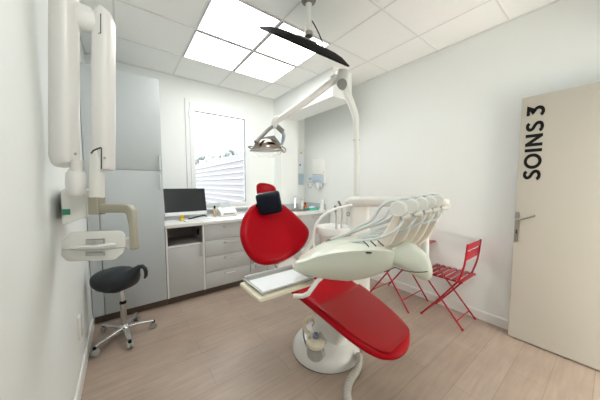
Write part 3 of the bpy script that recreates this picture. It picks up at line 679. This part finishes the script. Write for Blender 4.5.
# rounded end housing
prof = [(389, 262), (389.5, 252), (397, 246), (407, 242), (416, 245), (424, 251), (430, 259), (432.6, 268), (432.4, 277), (427, 281.5), (414, 276), (401, 268.5)]
c0 = at(413, 262, 1.275); lp3 = smooth_loop([((at(u, v, 1.25) - c0).dot(RT), (at(u, v, 1.25) - c0).dot(ZZ)) for u, v in prof], 5)
bm = B(); pad(bm, [(p.x, p.y) for p in lp3], c0, RT, ZZ, [(.02, .062), (.55, .060), (.85, .050), (.96, .032), (1, .005), (1, -.05), (.93, -.09), (.7, -.11), (.02, -.115)])
obj('end_housing', bm, 'mint', con, smooth=80)
obj('cable', tube(B(), [at(384, 272, 1.19), at(389, 270, 1.19), at(395, 267.5, 1.20), at(397, 268, 1.2), at(404, 270.5, 1.2), at(414, 272, 1.2), at(424, 272, 1.205), at(430, 270.8, 1.235)], .0025, 6, 4), 'gap', con)
# grip under the tray side
obj('tray_bracket', beam(B(), [at(322, 277, 1.30), at(317, 281.5, 1.28), at(312, 288.5, 1.27), at(308.5, 293.5, 1.265), at(303, 296, 1.27), at(294, 296, 1.29)], (.012, .011), F0, 12, .7), 'ivory2', con)
# tray holder frame
tz = .775
bm = B(); box(bm, (.53, 1.048, tz - .022), (.925, 1.31, tz), .018, 3)
obj('tray_holder', bm, 'cream', con)
# five whip arms, each with head, hose and handpiece
lo1 = [(360, 253.5), (368, 251.8), (378, 247.5), (386, 240), (392.5, 230), (396, 221), (397.5, 213)]
lo5 = [(400, 248.5), (408, 246), (417, 241), (425, 233), (431.5, 223.5), (435.5, 214), (437.5, 205)]
tdir = None
for k in range(5):
    a = k / 4; s = (a * 1.15) / (1.15 * a + 1.40 * (1 - a)) if 0 else [0, .32, .575, .79, 1][k]
    d = 1.17 + .27 * a
    pts = [at(p[0] + (q[0] - p[0]) * s, p[1] + (q[1] - p[1]) * s, d + .10 * (1 - i / 6)) for i, (p, q) in enumerate(zip(lo1, lo5))]
    hw = [.007, .018, .027, .031, .027, .020, .015]
    pp = spline(pts, 5)
    n = len(pp); hs = []
    for i in range(n):
        x = i / (n - 1) * 6; j = min(int(x), 5); hs.append((hw[j] + (hw[j + 1] - hw[j]) * (x - j), .034))
    SD = Vector((.92, .35, .02)).normalized()
    wh = obj('whip_arm', beam(B(), pp, hs, SD, 16, .45), 'whip', con, smooth=50)
    hu, hv = 398.7 + (438 - 398.7) * s, 209 + (200.6 - 209) * s
    c = at(hu, hv, d); r = .0385 - .004 * a
    obj('whip_head', lathe(B(), [(0, -.03), (r - .004, -.03), (r, -.026), (r, .022), (r - .004, .027), (0, .027)], c, SD, 28), 'ivory2', wh)
    ft = at(hu + 6.5, hv + 7.5, d - .02); obj('whip_roller', lathe(B(), [(.006, -.022), (.013, -.02), (.013, .02), (.006, .022)], ft, RT + ZZ * .15, 14), 'ivory2', wh)
    # drive hose: from the head back to the parked handpiece
    e = at(331 + k * 3.6, 239.5 - k * .9, 1.42 + .035 * k)
    hp_ = [at(hu + 1, hv - 7.2 + a, d + .02), at(hu - 9, hv - 8 + 2 * a, d + .02), at(hu - 18, hv - 2 + a, d + .03), at(hu - 27 - 3 * a, hv + 11 + 2 * a, d + .06), at(hu - 40 - 6 * a, 226.5 - 1.5 * k, d + .12), at(345 + k * 5, 234.5 - k * 1.6, d + .17), e]
    obj('drive_hose', tube(B(), hp_, .0072, 10, 6), 'hose', wh)
    hp2 = [at(hu + 5, hv + 8, d), at(hu + 1, hv + 17, d - .02), at(hu - 9, hv + 25 - 4 * a, d - .02), at(hu - 24 - 6 * a, hv + 30 - 6 * a, d + .02), at(hu - 42 - 16 * a, hv + 32 - 4 * a, d + .08), at(338 + 4 * k, 242 - k, 1.38 + .03 * k)]
    obj('return_hose', tube(B(), hp2, .0066, 10, 6), 'hose', wh)
    f = at(325.5 + 3.2 * k, 241.8 - k * 1.1, 1.44 + .035 * k)
    obj('handpiece', tube(B(), [e, e + (f - e) * .5, f], [.009, .011, .006], 10), 'grey', wh)
for k in range(3):
    u = 363 + k * 7.3; obj('cradle_slot', tube(B(), [at(u, 241.0 - k * .3, 1.165), at(u + 3.5, 244, 1.16), at(u + 6, 247 - k * .6, 1.155)], .003, 6), 'gap', con)
bm = B(); tilted(bm, at(368.5, 252.4, 1.155), (.03, .02, .009), Matrix.Rotation(-YAW, 3, 'Z'), .003, 2); obj('latch', bm, 'gap', con)
# cuspidor bowl and assistant holder beside the column
cp = at(333, 236, 2.08)
bm = B(); lathe(bm, [(.07, -.11), (.115, -.105), (.12, -.01), (.147, -.005), (.152, .05), (.147, .058), (.12, .045), (.05, .02), (0, .015)], cp + Vector((0, 0, .03)), seg=32)
obj('cuspidor_bowl', bm, 'white', t, smooth=50)
obj('cuspidor_stem', beam(B(), [cp + Vector((0, 0, -.06)), cp + Vector((.08, -.05, -.12)), Vector((cx - .04, cy, cp.z - .13))], (.06, .05), ZZ, 16, .5), 'ivory2', t)
sp = [(352, 205.2), (344, 206.6), (333, 209.8), (324.5, 214.5), (318.5, 220.5), (314.8, 228), (313.5, 236), (313.6, 245), (314.6, 254)]
obj('assistant_rail', tube(B(), [at(u, v, 2.02 - .004 * i) for i, (u, v) in enumerate(sp)], .0118, 12, 4), 'white', t)
for (a, b_), (c_, d_) in (((337.4, 202), (334.8, 206.5)), ((341.0, 199), (343.5, 206.5))):
    pass
for top, mid, bot in (((335.2, 205.5), (335.9, 212), (336.3, 224)), ((338.4, 201.0), (341.8, 208.0), (341.5, 224))):
    s_ = obj('suction_hose', tube(B(), [at(*mid, 2.12), at(mid[0] + .6, mid[1] + 5, 2.12), at(*bot, 2.12), at(bot[0] - .5, bot[1] + 8, 2.12)], .009, 8, 4), 'hose2', t)
    obj('suction_tip', tube(B(), [at(*top, 2.12), at(*mid, 2.12)], .011, 10), 'grey', s_)

# the instrument tray lies in the holder
t = thing('instrument_tray', 'grey steel instrument tray with white paper liner on the cream holder left of the console', 'tray', (.735, 1.185, tz))
bm = B(); x0, x1, y0, y1 = .553, .903, 1.066, 1.296
o4 = [(x0, y0), (x1, y0), (x1, y1), (x0, y1)]
def inset(k): return [(x0 + k, y0 + k), (x1 - k, y0 + k), (x1 - k, y1 - k), (x0 + k, y1 - k)]
rs = []
for k, z in ((.012, tz + .001), (0, tz + .02), (.008, tz + .021), (.018, tz + .008), (.1, tz + .008)):
    poly = smooth_loop([p for a, b in zip(inset(k), inset(k)[1:] + inset(k)[:1]) for p in ((a[0] + (b[0] - a[0]) * .06, a[1] + (b[1] - a[1]) * .06), (a[0] + (b[0] - a[0]) * .94, a[1] + (b[1] - a[1]) * .94))], 3)
    rs.append([Vector((p.x, p.y, z)) for p in poly])
rings(bm, rs); obj('tray_pan', bm, 'lgrey', t, smooth=30)
obj('paper_liner', box(B(), (x0 + .02, y0 + .022, tz + .0085), (x1 - .02, y1 - .03, tz + .013)), 'paper', t, smooth=0)
obj('back_rim', box(B(), (x0 + .004, y1 - .012, tz + .012), (x1 - .004, y1 + .001, tz + .036), .003), 'lgrey', t)

# ================================================================== OPERATING LAMP
t = thing('operating_lamp', 'white dental operating lamp on tall post and angled arm above the red chair', 'lamp', (1.735, 1.45, 1.2))
LD = 2.2
obj('post', tube(B(), [at(356.5, 200, LD), at(356.5, 150, LD), at(356, 118, LD)], .0265, 18), 'ivory2', t)
bm = B(); beam(bm, [at(356.2, 121, LD), at(355, 114, LD), at(351, 103, LD), at(345.5, 90, LD), at(343, 82, LD)], [(.028, .028), (.029, .029), (.032, .03), (.035, .032), (.036, .034)], F0, 20, .7); up = obj('post_crook', bm, 'ivory2', t, smooth=50)
obj('collar_seam', tube(B(), [at(352.7, 140, LD - .02), at(359.8, 140, LD - .02)], .004, 8), 'lgrey', t)
obj('joint_housing', beam(B(), [at(342.5, 71.0, LD), at(342.3, 73, LD), at(342, 84, LD), at(342, 87, LD)], [(.045, .04), (.062, .05), (.05, .048), (.03, .03)], F0, 22, .6), 'ivory2', t, smooth=50)
obj('joint_cap', lathe(B(), [(.040, 0), (.046, .006), (.043, .016), (.02, .022), (0, .022)], at(342, 84.5, LD - .045), -F0, 24, 1, 1.1), 'grey', t)
ad = at(335, 79, LD); ae = at(277, 121, LD)
am = obj('balance_arm', tube(B(), [at(341, 75, LD), at(332, 81.5, LD), at(305, 102, LD), at(279, 119.5, LD)], [.032, .036, .034, .027], 18), 'ivory', t, smooth=60)
obj('arm_cuff', tube(B(), [at(336, 77.5, LD), at(331.5, 81, LD)], .042, 18), 'ivory2', am)
obj('arm_end_knuckle', beam(B(), [at(279, 117.5, LD), at(276, 120, LD), at(274.6, 124, LD), at(275.2, 128, LD)], [(.026, .026), (.034, .034), (.032, .032), (.02, .02)], F0, 18, .7), 'ivory', t, smooth=50)
yk = obj('lamp_yoke', tube(B(), [at(274, 125.5, LD), at(268, 130, LD - .03), at(261, 137, LD - .09), at(256, 142.5, LD - .14)], [.016, .017, .018, .02], 12, 4), 'grey', t)
obj('yoke_handle', beam(B(), [at(275, 125, LD), at(279, 128.3, LD + .01), at(283, 132, LD + .02)], [(.018, .02), (.024, .022), (.024, .022)], F0, 14, .5), 'grey', yk)
obj('yoke_arm', tube(B(), [at(282, 131, LD + .03), at(283.6, 135, LD + .06), at(283, 140, LD + .1), at(281.6, 145, LD + .12)], [.018, .02, .018, .012], 12, 4), 'bluewin', yk)
# reflector head: shallow oval dish, opening downwards
hc = at(266.8, 149, LD)
LT = (RT * .16 + ZZ * .98 - F0 * .10).normalized()
def disc(c, n, rx, ry, prof, seg=36):
    u = (RT - n * RT.dot(n)).normalized(); w = n.cross(u); rs = []
    for s, h in prof: rs.append([c + n * h + u * (rx * s * math.cos(2 * PI * k / seg)) + w * (ry * s * math.sin(2 * PI * k / seg)) for k in range(seg)])
    return rings(B(), rs)
LT = (ZZ * .98 + RT * -.02 - F0 * .06).normalized()
head = obj('reflector', disc(hc, LT, .148, .12, [(.02, .092), (.35, .088), (.62, .070), (.85, .035), (1, -.012), (.97, -.018), (.85, .018), (.6, .05), (.02, .066)]), 'mirror', t, smooth=60)
obj('reflector_rim', disc(hc - LT * .016, LT, .158, .128, [(.94, .012), (1, .008), (1, -.004), (.94, -.006)]), 'steel', head, smooth=30)
obj('bulb_housing', beam(B(), [hc + RT * -.10 + ZZ * .03, hc + RT * -.02 + ZZ * .07, hc + RT * .06 + ZZ * .082, hc + RT * .12 + ZZ * .03], [(.02, .03), (.04, .03), (.042, .028), (.02, .02)], F0, 16, .7), 'grey', head, smooth=60)
obj('shield', disc(hc - LT * .03, LT, .145, .115, [(.02, -.045), (.5, -.04), (.85, -.022), (1, .01), (.98, .011), (.84, -.019), (.5, -.037), (.02, -.042)]), 'clear', head, smooth=60)
obj('side_handle', tube(B(), [hc + RT * .14 + ZZ * .02 - F0 * .03, hc + RT * .175 + ZZ * -.005 - F0 * .03, hc + RT * .165 - ZZ * .035 - F0 * .03, hc + RT * .14 - ZZ * .02 - F0 * .03], .006, 8, 4), 'steel', head)
obj('side_handle', tube(B(), [hc - RT * .12 + ZZ * .02 - F0 * .03, hc - RT * .165 + ZZ * .015 - F0 * .03, hc - RT * .12 - ZZ * .01 - F0 * .04], .006, 8, 4), 'grey', head)
obj('wire_guard', tube(B(), [hc - RT * .04 + ZZ * .085, hc + ZZ * .092 + RT * .0, hc + RT * .05 + ZZ * .085], .004, 8, 4), 'lgrey', head)

# ================================================================== CEILING SCREEN
sl = Vector((0, 1.6, 1.108)).normalized(); sn = Vector((0, -sl.z, sl.y))      # along the short side / out of the back
tc = Vector((1.262, 1.6, 2.463)) + sn * .004
t = thing('ceiling_television', 'flat black screen hanging tilted from the ceiling on a white pole, seen edge-on', 'television', (1.262, 1.6, 2.5))
hx, hs = .375, .215
def slab(bm, prof, seg=40, e=.3):
    rs = []
    for s, s2, h in prof:
        rs.append([tc + Vector((1, 0, 0)) * x * s + sl * y * s2 + sn * h for x, y in (sq(hx, hs, k, seg, e) for k in range(seg))])
    return rings(bm, rs)
tv = obj('housing', slab(B(), [(.02, .02, .002), (.985, .985, .002), (1, 1, .006), (1, 1, .014), (.97, .97, .018), (.93, .92, .024), (.78, .78, .046), (.6, .6, .058), (.4, .4, .062), (.02, .02, .062)]), 'black', t, smooth=40)
obj('screen', slab(B(), [(.02, .02, 0), (.97, .96, 0), (.97, .96, .004), (.02, .02, .004)]), 'screen', tv, smooth=0)
pb = tc + sn * .06 + Vector((-.02, 0, 0))
obj('mount_plate', tilted(B(), tc + sn * .066 + Vector((-.02, 0, 0)), (.12, .12, .012), Matrix((Vector((1, 0, 0)), sl, sn)).transposed(), .003, 2), 'grey', t)
px_, py_ = pb.x, pb.y - .02
obj('pole', tube(B(), [(px_, py_, 2.56), (px_, py_, 2.795)], .026, 18), 'ivory2', t)
obj('pole_joint', lathe(B(), [(.02, 0), (.034, .004), (.034, .035), (.026, .042)], (px_, py_, 2.528), seg=18), 'steel', t)
obj('ceiling_bracket', lathe(B(), [(.034, -.03), (.036, -.02), (.055, -.012), (.06, 0), (0, 0)], (px_, py_, 2.808), seg=24), 'grey', t)
obj('cable', tube(B(), [(px_ + .025, py_, 2.665), (px_ + .05, py_ + .0, 2.655), (px_ + .12, py_ + .01, 2.60), (px_ + .165, py_ + .02, 2.55), (px_ + .18, py_ + .03, 2.515)], .005, 8, 6), 'black', t)

# ================================================================== RED BISTRO FURNITURE
def rod(bm, a, b, r=.008): return tube(bm, [a, b], r, 8)
t = thing('folding_chair', 'red slatted metal folding chair against the right wall beside the door', 'chair', (2.62, .97, 0))
CX0, CX1 = 2.455, 2.795
for i, x in enumerate((CX0, CX1)):
    q = .012 * (1 if x == CX0 else -1)
    obj('leg', rod(B(), (x, 1.155, .006), (x, .87, .47)) if 0 else tube(B(), [(x, 1.155, .008), (x, .985, .235), (x, .845, .44), (x, .82, .50), (x, .79, .62), (x, .772, .815)], .0085, 8, 3), 'redmetal', t)
    obj('leg', rod(B(), (x + q, .785, .008), (x + q, 1.165, .445)), 'redmetal', t)
    for y in (1.155, .785): obj('foot_cap', lathe(B(), [(.011, 0), (.012, .014), (.009, .02)], (x + (q if y < 1 else 0), y, 0), seg=10), 'gap' if 0 else 'redmetal', t)
obj('stretcher', rod(B(), (CX0, 1.105, .075), (CX1, 1.105, .075), .006), 'redmetal', t)
obj('stretcher', rod(B(), (CX0 + .012, .835, .066), (CX1 - .012, .835, .066), .006), 'redmetal', t)
obj('seat_frame', rod(rod(B(), (CX0 + .004, .80, .446), (CX0 + .004, 1.175, .446), .007), (CX1 - .004, .80, .446), (CX1 - .004, 1.175, .446), .007), 'redmetal', t)
for k in range(7):
    y = .815 + k * .056; obj('seat_slat', box(B(), (CX0 - .008, y - .018, .452), (CX1 + .008, y + .018, .462), .003), 'redmetal', t)
for z0, z1 in ((.66, .735), (.755, .81)):
    y = .786 - (z0 - .64) * .08; obj('back_slat', box(B(), (CX0 - .004, y - .004, z0), (CX1 + .004, y + .004, z1), .003), 'redmetal', t)
t = thing('folding_table', 'small red metal folding table with crossed legs against the right wall behind the console', 'table', (2.55, 1.5, 0))
obj('table_top', box(B(), (2.275, 1.195, .70), (XR - .002, 1.79, .714), .005), 'redmetal', t)
for x, q in ((2.345, 0), (2.765, 0)):
    obj('leg', tube(B(), [(x, 1.232, .008), (x, 1.74, .70)], .009, 8), 'redmetal', t)
    obj('leg', tube(B(), [(x + .02, 1.757, .008), (x + .02, 1.26, .70)], .009, 8), 'redmetal', t)
obj('stretcher', rod(B(), (2.345, 1.31, .114), (2.765, 1.31, .114), .006), 'redmetal', t)
obj('stretcher', rod(B(), (2.365, 1.70, .084), (2.785, 1.70, .084), .006), 'redmetal', t)

# ================================================================== LIGHT, SKY, CAMERA
w = bpy.data.worlds.new('overcast'); sc.world = w; w.use_nodes = True
nt = w.node_tree; bg = nt.nodes['Background']; bg.inputs['Color'].default_value = (.84, .95, 1, 1); bg.inputs['Strength'].default_value = 4.5
def area(name, loc, rot, sx_, sy_, power, col):
    l = bpy.data.lights.new(name, 'AREA'); l.shape = 'RECTANGLE'; l.size = sx_; l.size_y = sy_; l.energy = power; l.color = col
    o = bpy.data.objects.new(name, l); C.objects.link(o); o.location = loc; o.rotation_euler = rot; return o
area('overhead_fill', (.3, .35, 2.795), (0, 0, 0), .57, .57, 7, (1, 1, .97))  # unseen fill light above the camera, added to brighten the foreground
area('doorway_fill', (2.0, -2.05, .9), (math.radians(112), 0, 0), 1.6, 1.5, 55, (1, .92, .82))  # added fill light beyond the doorway, aimed up to lift the ceiling

cam = bpy.data.cameras.new('camera'); cam.sensor_width = 36; cam.lens = FPX / 600 * 36; cam.clip_start = .02
co = bpy.data.objects.new('camera', cam); C.objects.link(co); co.location = EYE
co.rotation_euler = (PI / 2 - PITCH, 0, -YAW); sc.camera = co
vs = sc.view_settings; sc.display_settings.display_device = 'sRGB'
vs.view_transform = 'Standard'; vs.look = 'None'; vs.gamma = 1; vs.exposure = .95; vs.use_curve_mapping = False
sc.cycles.max_bounces = 10; sc.cycles.diffuse_bounces = 6; sc.cycles.use_denoising = True
sc.cycles.caustics_reflective = False; sc.cycles.caustics_refractive = False
